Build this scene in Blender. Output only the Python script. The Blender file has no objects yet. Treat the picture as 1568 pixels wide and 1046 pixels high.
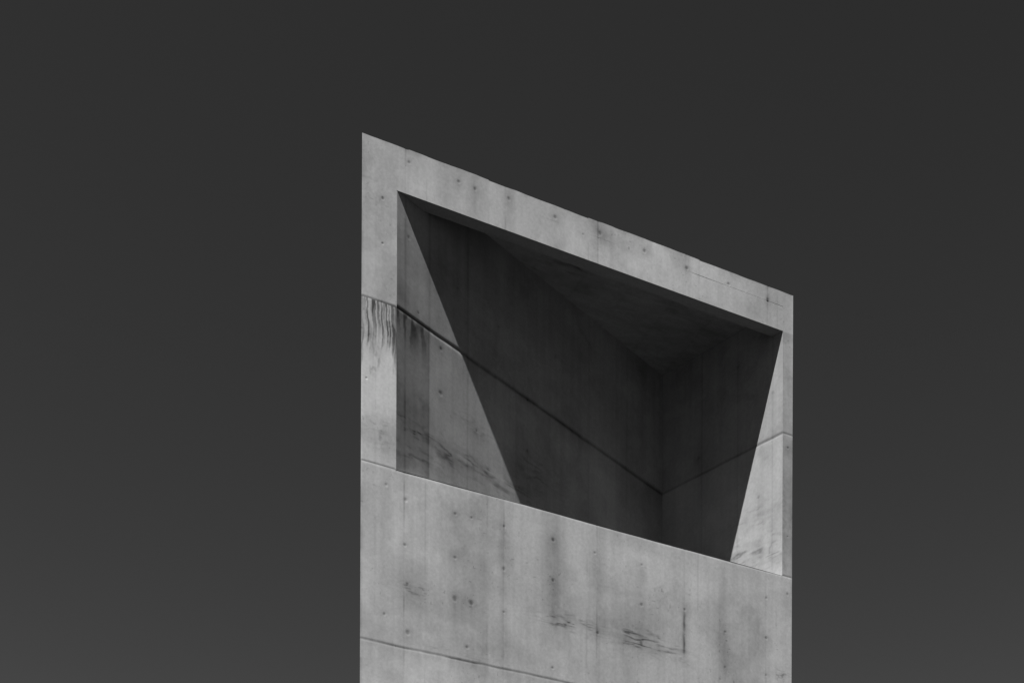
import bpy, math
import numpy as np
from mathutils import Vector

D = 23.0
CAMZ = 1.6
F = 2178.0; X0 = 784.0; YH = 2017.0
sc = bpy.context.scene

# ------------------------------------------------------------------ plan
ang = math.radians(64.8)
d = np.array([math.sin(ang), math.cos(ang)])
P0 = np.array([-0.1061, 1.0])
TA, TB, T1 = 0.0264, 0.3600, 0.3697
P1 = P0 + T1*d
A = P0 + TA*d
B = P0 + TB*d
e = np.array([math.sin(math.radians(43.15)), math.cos(math.radians(43.15))])
LS = 0.3124
C = A + LS*e
r = (B-C); LR = float(np.linalg.norm(r)); r = r/LR
nF = np.array([d[1], -d[0]])
H_TOP, H_CEIL, H_LIN, H_SILL = 0.8322, 0.8204, 0.8005, 0.6024
H_J1, H_J2 = 0.7180, 0.4775
TH = 0.0094

def line_int(p, u, q, v):
    M = np.array([[u[0], -v[0]], [u[1], -v[1]]])
    k = np.linalg.solve(M, q-p)
    return p + k[0]*u
APEX = line_int(P0, e, P1, -r)
Ai = line_int(A, e, P0 - nF*TH, d)
Bi = line_int(B, -r, P0 - nF*TH, d)

def W(p, h):
    return (p[0]*D, p[1]*D, CAMZ + h*D)

def front_uv(px, py):
    k = (px-X0)/F
    t = (k-P0[0]/1.0)/(d[0]-d[1]*k)
    Y = 1+d[1]*t
    return t*D, (YH-py)/F*Y*D
def left_uv(px, py):
    k = (px-X0)/F
    s = (k*A[1]-A[0])/(e[0]-k*e[1])
    Y = A[1]+e[1]*s
    return s*D, (YH-py)/F*Y*D
def right_uv(px, py):
    k = (px-X0)/F
    s = (k*C[1]-C[0])/(r[0]-k*r[1])
    Y = C[1]+r[1]*s
    return s*D, (YH-py)/F*Y*D

# ------------------------------------------------------------------ noise
def _h(ix, iy, seed):
    n = (np.asarray(ix).astype(np.int64)*374761393 + np.asarray(iy).astype(np.int64)*668265263 + seed*1442695041) & 0xffffffff
    n = ((n ^ (n >> 13))*1274126177) & 0xffffffff
    n = (n ^ (n >> 16)) & 0xffffff
    return n/float(0xffffff)
def vn(x, y, seed=0):
    x = np.asarray(x, float); y = np.asarray(y, float)
    ix = np.floor(x); iy = np.floor(y)
    fx = x-ix; fy = y-iy
    fx = fx*fx*(3-2*fx); fy = fy*fy*(3-2*fy)
    a = _h(ix, iy, seed); b = _h(ix+1, iy, seed); c = _h(ix, iy+1, seed); g = _h(ix+1, iy+1, seed)
    return (a*(1-fx)+b*fx)*(1-fy) + (c*(1-fx)+g*fx)*fy
def fbm(x, y, seed=0, o=4):
    s = 0; a = 1; t = 0
    for i in range(o):
        s = s + a*vn(x*2**i, y*2**i, seed+i*17); t += a; a *= .5
    return (s/t-0.5)*2
def gs(x, s): return np.exp(-(x/s)**2)
def smooth(a, b, x):
    t = np.clip((x-a)/(b-a), 0, 1); return t*t*(3-2*t)
def ell(u, v, cu, cv, su, sv): return np.exp(-((u-cu)/su)**2-((v-cv)/sv)**2)

def base_tone(u, v, seed):
    m = 1 + .17*fbm(u/1.5, v/1.5, seed) + .17*fbm(u/.5, v/.6, seed+3)
    m += .06*fbm(u/.10, v/3.0, seed+5, 3) + .11*fbm(u/.5, v/5.0, seed+6, 2)
    m += .06*fbm(u/.05, v/.05, seed+7, 2)
    m += .12*smooth(.5, .72, .5+.5*fbm(u/.8+.5*fbm(u/.4, v/.4, seed+30), v/.6, seed+31))
    m -= .15*smooth(.52, .78, .5+.5*fbm(u/.6+.6*fbm(u/.3, v/.3, seed+33), v/.8, seed+34))
    return m
def ripples(u, v, cu, cv, su, sv, seed, k=5, amt=.3):
    msk = ell(u, v, cu, cv, su, sv)
    n = fbm(u/(su*1.1), v/(sv*.8), seed, 4)*k + (v-cv)/sv*1.2
    fr = n-np.floor(n)
    ln = np.exp(-((fr-.5)/.15)**2)
    br = smooth(.3, .65, vn(u/(su*.35), v/(sv*.5), seed+19))
    return -(msk*amt*(.30*fbm(u/.25, v/.08, seed+9, 3)+.15+ln*.8*br))
def holes(u, v, lst, conv, m, disp):
    for i, (px, py, sz) in enumerate(lst):
        cu, cv = conv(px, py)
        q = np.hypot(u-cu, (v-cv)*(.8+.1*(i % 4)))
        k = .55+.45*((i*37) % 11)/10
        m -= .36*k*np.exp(-(q/(.019*sz))**4)*min(1, sz*sz)
        m -= .15*k*np.exp(-(q/(.055*sz))**2)*min(1, sz)
        m -= .06*np.exp(-(q/(.14*sz))**2)*min(1, sz)
        disp -= .005*np.exp(-(q/(.024*sz))**4)
        m -= .06*gs(u-cu, .03)*smooth(-.3-.6*((i*7) % 5)/5, 0, v-cv)*(v < cv)
    return m, disp

FJ = [front_uv(x, 900)[0] for x in (620, 773, 915, 1050, 1175)]
def tone_front(u, v):
    m = base_tone(u, v, 11)
    disp = .004*fbm(u/1.3, v/1.3, 71, 3)
    pj = np.zeros_like(u)
    for i, x in enumerate(FJ): pj += (u > x)
    lev = (v > H_J2*D)*1.0+(v > H_SILL*D)+(v > H_J1*D)
    m += .10*(_h(pj, lev, 5)-.5)
    m += .05*(_h(np.floor(u/.9+.35), lev, 9)-.5)
    for i, x in enumerate(FJ):
        w = (.05, .05, .0, .0, .05)[i]+.75*smooth(.4, .85, vn(u*0+i*3.1, v/.45, 33))
        w = w*(1.25 if i == 0 else .8)
        ln = gs(u-x-.004*fbm(u*0, v/1.5, 40+i, 2), .012)
        m -= .36*ln*w
        m -= .08*gs(u-x, .07)*vn(u*0+i, v/.6, 36)
        disp -= .0015*ln
    for px in (575, 652, 747, 900, 1070, 1190):
        x = front_uv(px, 300)[0]
        m -= .15*gs(u-x, .012)*smooth(.4, .8, vn(u*0+px, v/.5, 21))
    for hj, a in ((H_J1, .55), (H_J2, .62), (H_SILL, .22)):
        zz = v-hj*D-.010*fbm(u/.8, u*0, 3, 3)
        ln = gs(zz, .016)
        m -= a*ln*(.35+.8*vn(u/.2, v*0, 13))
        disp -= .004*ln
        m -= .07*smooth(-.5, 0, zz)*(zz < 0)*vn(u/.06, v*0, 17)
    m -= .14*gs(v-H_TOP*D, .06)*vn(u/.1, v*0, 8)
    # grime on the left arris
    m -= .22*gs(u, .035)*smooth(.35, .7, vn(u*0, v/.35, 61))
    cu, cv = front_uv(553, 890)
    m -= .35*gs(u, .03)*gs(v-cv, .55)
    cu, cv = front_uv(556, 271)
    m -= .12*gs(v-cv, .02)*(u < .26)
    jm = (u < TA*D+.01)*(v < H_J1*D)*(v > H_SILL*D)
    m += jm*.04
    m += jm*.22*gs(v-front_uv(580, 590)[1], .45)
    m -= jm*.22*gs(v-front_uv(580, 665)[1], .28)
    # many thin dark runs from the lift joint
    n1 = vn(u/.022+1.2*fbm(u*0, v/.22, 91), v/.9, 92); n2 = vn(u/.05+1.2*fbm(u*0, v/.3, 191), v/.5, 192)
    reach = smooth(front_uv(580, 560)[1], front_uv(580, 495)[1], v+.6*(n2-.5))
    m -= jm*smooth(.38, .58, n1)*.58*reach
    m -= jm*.12*reach
    m -= jm*.25*smooth(.58, .68, n2)*smooth(front_uv(580, 615)[1], front_uv(580, 510)[1], v)
    m += ripples(u, v, *front_uv(570, 565), .16, .45, 7, 2, .5)*jm
    m += ripples(u, v, *front_uv(580, 660), .3, .22, 8, 2, .45)*jm
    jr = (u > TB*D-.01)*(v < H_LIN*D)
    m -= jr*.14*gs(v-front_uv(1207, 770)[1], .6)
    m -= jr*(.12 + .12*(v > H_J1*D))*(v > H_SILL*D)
    m += jr*.35*ripples(u, v, *front_uv(1207, 800), .3, .5, 61, 2, .5)
    for (px, py, su, sv, a) in ((850, 860, .22, .75, -.19), (912, 870, .17, .8, -.17), (880, 850, .16, .5, .09), (945, 850, .28, .4, .10),
            (880, 930, .7, .25, -.13), (650, 800, .6, .5, .06), (1080, 890, .6, .4, .05), (990, 960, .7, .35, -.13),
            (600, 860, .3, 1.0, .06), (1100, 960, .35, .7, -.12), (1190, 960, .25, .8, .04), (700, 940, .6, .35, -.10),
            (640, 1020, .8, .2, .05), (800, 1010, .6, .3, -.08), (778, 303, .1, .22, -.18), (918, 355, .12, .2, -.18),
            (1051, 408, .1, .15, -.15), (700, 280, .1, .2, -.12), (850, 325, .1, .2, -.08), (585, 380, .12, .5, .03),
            (565, 235, .2, .3, -.08), (1185, 460, .2, .2, -.10), (990, 385, .12, .15, -.10), (773, 880, .12, 1.0, -.07), (640, 930, .5, .15, -.06)):
        cu, cv = front_uv(px, py)
        m += a*ell(u, v, cu, cv, su, sv)
    for (px, py, su, sv, s, k, a) in ((875, 955, .55, .13, 4, 2, .75), (985, 980, .75, .17, 5, 2, .85), (636, 903, .25, .10, 6, 1.5, .55),
            (1195, 1030, .3, .12, 7, 2, .6), (690, 1000, .6, .08, 18, 2, .35), (950, 900, .5, .1, 28, 2, .15), (1020, 1000, .5, .1, 31, 2, .5)):
        cu, cv = front_uv(px, py)
        m += ripples(u, v+.04*(u-cu), cu, cv, su, sv, s, k, a)
    cu, cv = front_uv(1049, 968)
    m -= .6*gs(u-cu-.014*fbm(u*0, v/.15, 2, 3), .018+.018*vn(u*0, v/.2, 77))*smooth(cv-.42, cv-.3, v)*(1-smooth(cv+.3, cv+.45, v))*(.2+.8*vn(u*0, v/.12, 45))
    m -= .17*ell(u, v, cu, cv, .1, .45)
    m, disp = holes(u, v, HF, front_uv, m, disp)
    m -= .30*smooth(.90, .96, vn(u/.035, v/.035, 111))*smooth(.3, .7, vn(u/.7, v/.7, 112))
    return np.clip(m, .15, 1.35), disp

HF = [(592,743,.8),(622,766,1.1),(698,787,.9),(723,793,.9),(773,806,.8),(848,826,1.3),(912,846,.8),(984,864,.8),(1207,908,.8),
 (1175,914,.8),(621,835,1),(698,854,1.1),(773,871,1.1),(848,888,1.1),(984,925,1.2),(1175,975,1.2),
 (625,895,.8),(698,917,1.8),(723,923,1.8),(773,937,.8),(917,968,1),(984,984,1.6),(1050,932,1),(1112,966,.8),
 (590,941,.8),(626,969,1.6),(717,991,1.1),(848,1022,.9),(1112,1020,.7),(1175,1032,.7),
 (625,250,.9),(701,279,1.1),(726,290,1),(778,305,1.1),(849,333,1.2),(892,359,.7),(918,357,1.3),(986,384,1.2),(1051,410,1.3),(1115,434,1.3),
 (1175,458,1.2),(585,305,1),(585,374,.8),(1207,684,.9),(561,580,.6),(1207,820,.6)]
HL = [(700,441,.9),(763,500,.9),(675,535,1.1),(675,603,1.6),(625,365,.9),(640,480,.7),(808,612,1.1),(808,690,1),
      (730,660,.8),(850,545,.9)]
HR = [(1130,560,1),(1162,760,1.0),(1183,600,.8),(1070,700,1)]

def tone_left(u, v):
    m = base_tone(u, v, 211)
    disp = .004*fbm(u/1.3, v/1.3, 171, 3)
    for i, px in enumerate((620, 657, 716, 808, 902, 960)):
        x = left_uv(px, 600)[0]
        m -= (.30 if px < 800 else .12)*gs(u-x, .02)*(.4+.6*vn(u*0+i, v/.6, 5))
    x1 = left_uv(657, 600)[0]
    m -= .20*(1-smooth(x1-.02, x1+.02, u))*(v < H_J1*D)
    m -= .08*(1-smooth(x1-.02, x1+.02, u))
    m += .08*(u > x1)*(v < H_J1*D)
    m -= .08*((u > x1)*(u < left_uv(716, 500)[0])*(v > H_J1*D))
    m -= .10*(_h(np.floor(u/.95), (v > H_J1*D)*1.0, 309)-.5)
    zz = v-H_J1*D-.01*fbm(u/.9, u*0, 3, 3)
    wj = .022+.014*smooth(.5, 2.5, u)
    m -= .6*gs(zz, wj)
    disp -= .012*gs(zz, wj)
    m -= .12*smooth(-.6, 0, zz)*(zz < 0)*(.4+vn(u/.08, v*0, 17))
    dr = smooth(.48, .62, vn(u/.06+.8*fbm(u*0, v/.3, 91), v/.7, 92))
    m -= dr*.40*smooth(-.75, -.05, zz+.3*vn(u/.1, u*0, 97)-.15)*(zz < 0)*(1-smooth(.5, 1.0, u))
    for (px, py, su, sv, a) in ((640, 640, .5, .35, -.18), (635, 590, .35, .5, -.06), (700, 590, .5, .6, .06), (690, 700, .5, .12, -.12), (740, 720, .7, .2, .05),
            (830, 640, 1.0, .5, .06), (800, 740, .6, .3, -.12)):
        cu, cv = left_uv(px, py)
        m += a*ell(u, v, cu, cv, su, sv)
    for (px, py, su, sv, s, k, a) in ((640, 662, .6, .10, 4, 2, .85), (700, 700, .7, .20, 5, 2, .7), (760, 735, .9, .2, 8, 2, .65),
            (640, 700, .6, .2, 14, 2, .5), (830, 725, .9, .3, 24, 2, .45), (720, 650, .7, .2, 44, 2, .3)):
        cu, cv = left_uv(px, py)
        m += ripples(u, v, cu, cv, su, sv, s, k, a)
    m, disp = holes(u, v, HL, left_uv, m, disp)
    return np.clip(m, .12, 1.35)*.70, disp  # whole long wall toned down, deepening the interior shade through its colour

def tone_right(u, v):
    m = base_tone(u, v, 411)
    disp = .003*fbm(u/1.3, v/1.3, 371, 3)
    for px in (1075, 1130, 1183):
        x = right_uv(px, 600)[0]
        m -= .2*gs(u-x, .015)*(.5+.5*vn(u*0+px, v/.6, 5))
    zz = v-H_J1*D-.008*fbm(u/.6, u*0, 33, 3)
    m -= .5*gs(zz, .020)
    disp -= .008*gs(zz, .02)
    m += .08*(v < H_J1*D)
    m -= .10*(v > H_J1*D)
    for (px, py, su, sv, s, k, a) in ((1160, 790, .5, .16, 4, 2, .75), (1150, 840, .6, .22, 5, 2, .75), (1180, 850, .4, .2, 25, 2, .55)):
        cu, cv = right_uv(px, py)
        m += ripples(u, v, cu, cv, su, sv, s, k, a)
    m, disp = holes(u, v, HR, right_uv, m, disp)
    return np.clip(m, .15, 1.35)*.86, disp  # short wall colour lowered as well, so its shaded part reads darker
def tone_plain(u, v):
    m = base_tone(u, v, 611)
    k = (v/2.75)-np.floor(v/2.75); q = (u/1.8)-np.floor(u/1.8)
    m -= .4*gs((k-.5)*2.75, .02)+.25*gs((q-.5)*1.8, .015)
    return np.clip(m, .2, 1.3), .003*fbm(u/1.3, v/1.3, 371, 3)

# ------------------------------------------------------------------ material
def concrete_mat(name, base):
    m = bpy.data.materials.new(name); m.use_nodes = True
    nt = m.node_tree; N = nt.nodes; L = nt.links
    bs = N['Principled BSDF']; bs.inputs['Roughness'].default_value = .9
    bs.inputs['Specular IOR Level'].default_value = .2
    at = N.new('ShaderNodeAttribute'); at.attribute_name = 'tone'
    tc = N.new('ShaderNodeTexCoord')
    n1 = N.new('ShaderNodeTexNoise'); n1.inputs['Scale'].default_value = 22; n1.inputs['Detail'].default_value = 8
    n1.inputs['Roughness'].default_value = .7
    mp = N.new('ShaderNodeMapping'); mp.inputs['Scale'].default_value = (9, 9, .35)
    n2 = N.new('ShaderNodeTexNoise'); n2.inputs['Scale'].default_value = 1; n2.inputs['Detail'].default_value = 5
    L.new(tc.outputs['Object'], n1.inputs['Vector']); L.new(tc.outputs['Object'], mp.inputs['Vector']); L.new(mp.outputs['Vector'], n2.inputs['Vector'])
    r1 = N.new('ShaderNodeMapRange'); r1.inputs['From Min'].default_value = .3; r1.inputs['From Max'].default_value = .7
    r1.inputs['To Min'].default_value = .90; r1.inputs['To Max'].default_value = 1.10
    r2 = N.new('ShaderNodeMapRange'); r2.inputs['From Min'].default_value = .3; r2.inputs['From Max'].default_value = .7
    r2.inputs['To Min'].default_value = .95; r2.inputs['To Max'].default_value = 1.05
    L.new(n1.outputs['Fac'], r1.inputs['Value']); L.new(n2.outputs['Fac'], r2.inputs['Value'])
    a = N.new('ShaderNodeMath'); a.operation = 'MULTIPLY'; b = N.new('ShaderNodeMath'); b.operation = 'MULTIPLY'
    c = N.new('ShaderNodeMath'); c.operation = 'MULTIPLY'; c.inputs[1].default_value = base
    L.new(r1.outputs[0], a.inputs[0]); L.new(r2.outputs[0], a.inputs[1])
    L.new(a.outputs[0], b.inputs[0]); L.new(at.outputs['Fac'], b.inputs[1]); L.new(b.outputs[0], c.inputs[0])
    L.new(c.outputs[0], bs.inputs['Base Color'])
    bp = N.new('ShaderNodeBump'); bp.inputs['Strength'].default_value = .25; bp.inputs['Distance'].default_value = .004
    L.new(n1.outputs['Fac'], bp.inputs['Height']); L.new(bp.outputs['Normal'], bs.inputs['Normal'])
    return m
MAT = concrete_mat('weathered_concrete', .435)

tower = bpy.data.objects.new('concrete_tower', None); sc.collection.objects.link(tower)

def mesh_obj(name, co, faces, tone=None, smoothsh=True, parent=tower, mat=MAT):
    me = bpy.data.meshes.new(name)
    me.from_pydata([tuple(c) for c in co] if not isinstance(co, np.ndarray) else co.tolist(), [], faces if not isinstance(faces, np.ndarray) else faces.tolist())
    at = me.attributes.new('tone', 'FLOAT', 'POINT')
    at.data.foreach_set('value', np.asarray(tone if tone is not None else np.ones(len(me.vertices)), dtype=np.float32))
    if smoothsh: me.polygons.foreach_set('use_smooth', [True]*len(me.polygons))
    me.materials.append(mat); me.update()
    o = bpy.data.objects.new(name, me); sc.collection.objects.link(o)
    if parent: o.parent = parent
    return o

def topstep(u):
    s = 0*u
    for px, a in ((624, .010), (747, -.012), (900, .012), (1070, -.010)):
        s = s + a*(u > front_uv(px, 300)[0])
    return s + .006*fbm(u/.25, u*0, 55, 3)

def patch(name, org, ud, u0, u1, v0, v1, du, tonefn, dispedge=True, top=False):
    nu = max(2, int((u1-u0)/du)+1); nv = max(2, int((v1-v0)/du)+1)
    us = np.linspace(u0, u1, nu); vs = np.linspace(v0, v1, nv)
    U, V = np.meshgrid(us, vs); U = U.ravel(); V = V.ravel()
    t, dp = tonefn(U, V)
    n = np.array([ud[1], -ud[0]])
    eb = np.minimum.reduce([U-u0, u1-U, V-v0+99, v1-V+99])
    dp = dp*smooth(0, .02, eb)
    Vz = V.copy()
    if top:
        Vz = Vz + topstep(U)*(V > v1-1e-4)
    co = np.stack([org[0]*D+ud[0]*U+n[0]*dp, org[1]*D+ud[1]*U+n[1]*dp, CAMZ+Vz], 1)
    i = np.arange((nu-1)*(nv-1)); rr = i//(nu-1); cc = i % (nu-1); a = rr*nu+cc
    f = np.stack([a, a+1, a+1+nu, a+nu], 1)
    return mesh_obj(name, co, f, t)

Z0 = -CAMZ
w1 = T1*D
patch('front_wall_base', P0, d, 0, w1, Z0, .43*D, .08, tone_front)
patch('front_wall', P0, d, 0, w1, .43*D, H_SILL*D, .015, tone_front)
patch('left_jamb', P0, d, 0, TA*D, H_SILL*D, H_LIN*D, .010, tone_front)
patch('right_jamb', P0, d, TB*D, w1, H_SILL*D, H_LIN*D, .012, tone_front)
patch('lintel', P0, d, 0, w1, H_LIN*D, H_TOP*D, .015, tone_front, top=True)
H_MID = .56
H_FL = .02
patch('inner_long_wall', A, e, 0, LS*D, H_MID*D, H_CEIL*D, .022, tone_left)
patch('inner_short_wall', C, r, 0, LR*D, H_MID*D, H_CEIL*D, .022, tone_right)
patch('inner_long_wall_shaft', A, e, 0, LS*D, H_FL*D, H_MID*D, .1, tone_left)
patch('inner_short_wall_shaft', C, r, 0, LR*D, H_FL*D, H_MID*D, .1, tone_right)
LO = float(np.linalg.norm(APEX-P0)); RO = float(np.linalg.norm(P1-APEX))
patch('outer_long_wall', APEX, -e, 0, LO*D, Z0, H_TOP*D, .08, tone_plain)
patch('outer_short_wall', P1, -r, 0, RO*D, Z0, H_TOP*D, .08, tone_plain)
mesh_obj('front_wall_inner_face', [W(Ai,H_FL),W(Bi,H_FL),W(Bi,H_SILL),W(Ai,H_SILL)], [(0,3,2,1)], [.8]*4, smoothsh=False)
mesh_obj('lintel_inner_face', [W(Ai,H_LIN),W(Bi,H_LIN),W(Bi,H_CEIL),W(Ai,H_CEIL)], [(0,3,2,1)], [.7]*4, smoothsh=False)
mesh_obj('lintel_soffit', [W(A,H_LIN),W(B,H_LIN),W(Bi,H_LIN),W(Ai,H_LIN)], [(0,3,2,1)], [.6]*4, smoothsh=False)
mesh_obj('sill', [W(A,H_SILL),W(B,H_SILL),W(Bi,H_SILL),W(Ai,H_SILL)], [(0,1,2,3)], smoothsh=False)
def tri_grid(name, a, b, c, h, n, up, seed, k0=1.0):
    co = []; idx = {}; f = []
    for i in range(n+1):
        for j in range(n+1-i):
            p = a+(b-a)*i/n+(c-a)*j/n
            idx[i, j] = len(co); co.append(W(p, h))
    for i in range(n):
        for j in range(n-i):
            f.append((idx[i,j], idx[i+1,j], idx[i,j+1]))
            if i+j < n-1: f.append((idx[i+1,j], idx[i+1,j+1], idx[i,j+1]))
    ar = np.array(co); q = (ar[:,0]*d[0]+ar[:,1]*d[1]); w = (ar[:,0]*nF[0]+ar[:,1]*nF[1])
    t = 1+.28*fbm(q/1.0, w/.35, seed)+.2*fbm(q/.3, w/.1, seed+4)
    k = (q/.9)-np.floor(q/.9); t -= .12*gs((k-.5)*.9, .02)
    t += ripples(q, w, q.mean()-.6, w.mean(), 1.6, .5, 4, 3, .6)
    return mesh_obj(name, ar, f, np.clip(t*k0, .15, 1.4), smoothsh=False)
tri_grid('ceiling', A, B, C, H_CEIL, 160, False, 90, .62)  # low tone factor puts part of the ceiling's shade into its colour
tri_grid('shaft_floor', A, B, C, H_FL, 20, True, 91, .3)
nu = 400
us = np.linspace(0, w1, nu); ts = topstep(us)
co = [(P0[0]*D+d[0]*u, P0[1]*D+d[1]*u, CAMZ+H_TOP*D+z) for u, z in zip(us, ts)]
co.append(W(APEX, H_TOP))
mesh_obj('roof', co, [(i, i+1, nu) for i in range(nu-1)], smoothsh=False)

# ------------------------------------------------------------------ ground
gm = bpy.data.materials.new('dark_grass_ground'); gm.use_nodes = True
N = gm.node_tree.nodes; L = gm.node_tree.links; bs = N['Principled BSDF']; bs.inputs['Roughness'].default_value = .95
bs.inputs['Specular IOR Level'].default_value = .05
tc = N.new('ShaderNodeTexCoord'); n1 = N.new('ShaderNodeTexNoise'); n1.inputs['Scale'].default_value = .6; n1.inputs['Detail'].default_value = 12
cr = N.new('ShaderNodeValToRGB'); cr.color_ramp.elements[0].position = .3; cr.color_ramp.elements[1].position = .7
cr.color_ramp.elements[0].color = (.018,.018,.018,1); cr.color_ramp.elements[1].color = (.035,.035,.035,1)
L.new(tc.outputs['Object'], n1.inputs['Vector']); L.new(n1.outputs['Fac'], cr.inputs['Fac']); L.new(cr.outputs['Color'], bs.inputs['Base Color'])
bp = N.new('ShaderNodeBump'); bp.inputs['Distance'].default_value = .05; L.new(n1.outputs['Fac'], bp.inputs['Height']); L.new(bp.outputs['Normal'], bs.inputs['Normal'])
me = bpy.data.meshes.new('ground'); R = 4000
me.from_pydata([(R*math.cos(k*math.tau/64), R*math.sin(k*math.tau/64), 0) for k in range(64)], [], [tuple(range(64))])
me.materials.append(gm); g = bpy.data.objects.new('ground', me); sc.collection.objects.link(g)

# ------------------------------------------------------------------ light
nz = 3.50; kk = -1.2
h2 = nF + kk*d
S = Vector((h2[0], h2[1], nz)).normalized()
sl = bpy.data.lights.new('sun', 'SUN'); sl.energy = 7.6; sl.angle = math.radians(.5); sl.color = (1, 1, 1)
so = bpy.data.objects.new('sun', sl); sc.collection.objects.link(so)
so.rotation_euler = S.to_track_quat('Z', 'Y').to_euler(); so.location = (0, -20, 60)
w = bpy.data.worlds.new('World'); sc.world = w; w.use_nodes = True
N = w.node_tree.nodes; L = w.node_tree.links; bg = N['Background']
sky = N.new('ShaderNodeTexSky'); sky.sky_type = 'NISHITA'; sky.sun_disc = False
sky.sun_elevation = math.asin(S.z); sky.sun_rotation = math.atan2(S.x, S.y)
sky.air_density = 1.0; sky.dust_density = .6
# black-and-white film with a red filter: only the red part of the sky registers, with the film's contrast
sp = N.new('ShaderNodeSeparateColor'); cb = N.new('ShaderNodeCombineColor')
L.new(sky.outputs['Color'], sp.inputs['Color'])
pw = N.new('ShaderNodeMath'); pw.operation = 'POWER'; pw.inputs[1].default_value = 2.1
ml = N.new('ShaderNodeMath'); ml.operation = 'MULTIPLY'; ml.inputs[1].default_value = .565
mn = N.new('ShaderNodeMath'); mn.operation = 'MINIMUM'; mn.inputs[1].default_value = 1.6
L.new(sp.outputs['Red'], pw.inputs[0]); L.new(pw.outputs[0], ml.inputs[0]); L.new(ml.outputs[0], mn.inputs[0])
for i in range(3): L.new(mn.outputs[0], cb.inputs[i])
L.new(cb.outputs['Color'], bg.inputs['Color']); bg.inputs['Strength'].default_value = .05

# ------------------------------------------------------------------ camera (level, shift lens)
from mathutils import Quaternion, Euler
cam = bpy.data.cameras.new('camera'); co_ = bpy.data.objects.new('camera', cam); sc.collection.objects.link(co_)
co_.location = (0, 0, CAMZ)
roll = .0042
co_.rotation_mode = 'QUATERNION'
co_.rotation_quaternion = Euler((math.radians(90), 0, 0)).to_quaternion() @ Quaternion((0, 0, 1), roll)
cam.sensor_width = 36; cam.lens = F/1568*36
cam.shift_y = (YH-523)/1568
cam.shift_x = roll*1417/1568
cam.clip_end = 10000
sc.camera = co_
sc.view_settings.view_transform = 'Standard'; sc.view_settings.look = 'None'; sc.view_settings.exposure = 0
print('SUN', S, math.degrees(math.asin(S.z)))
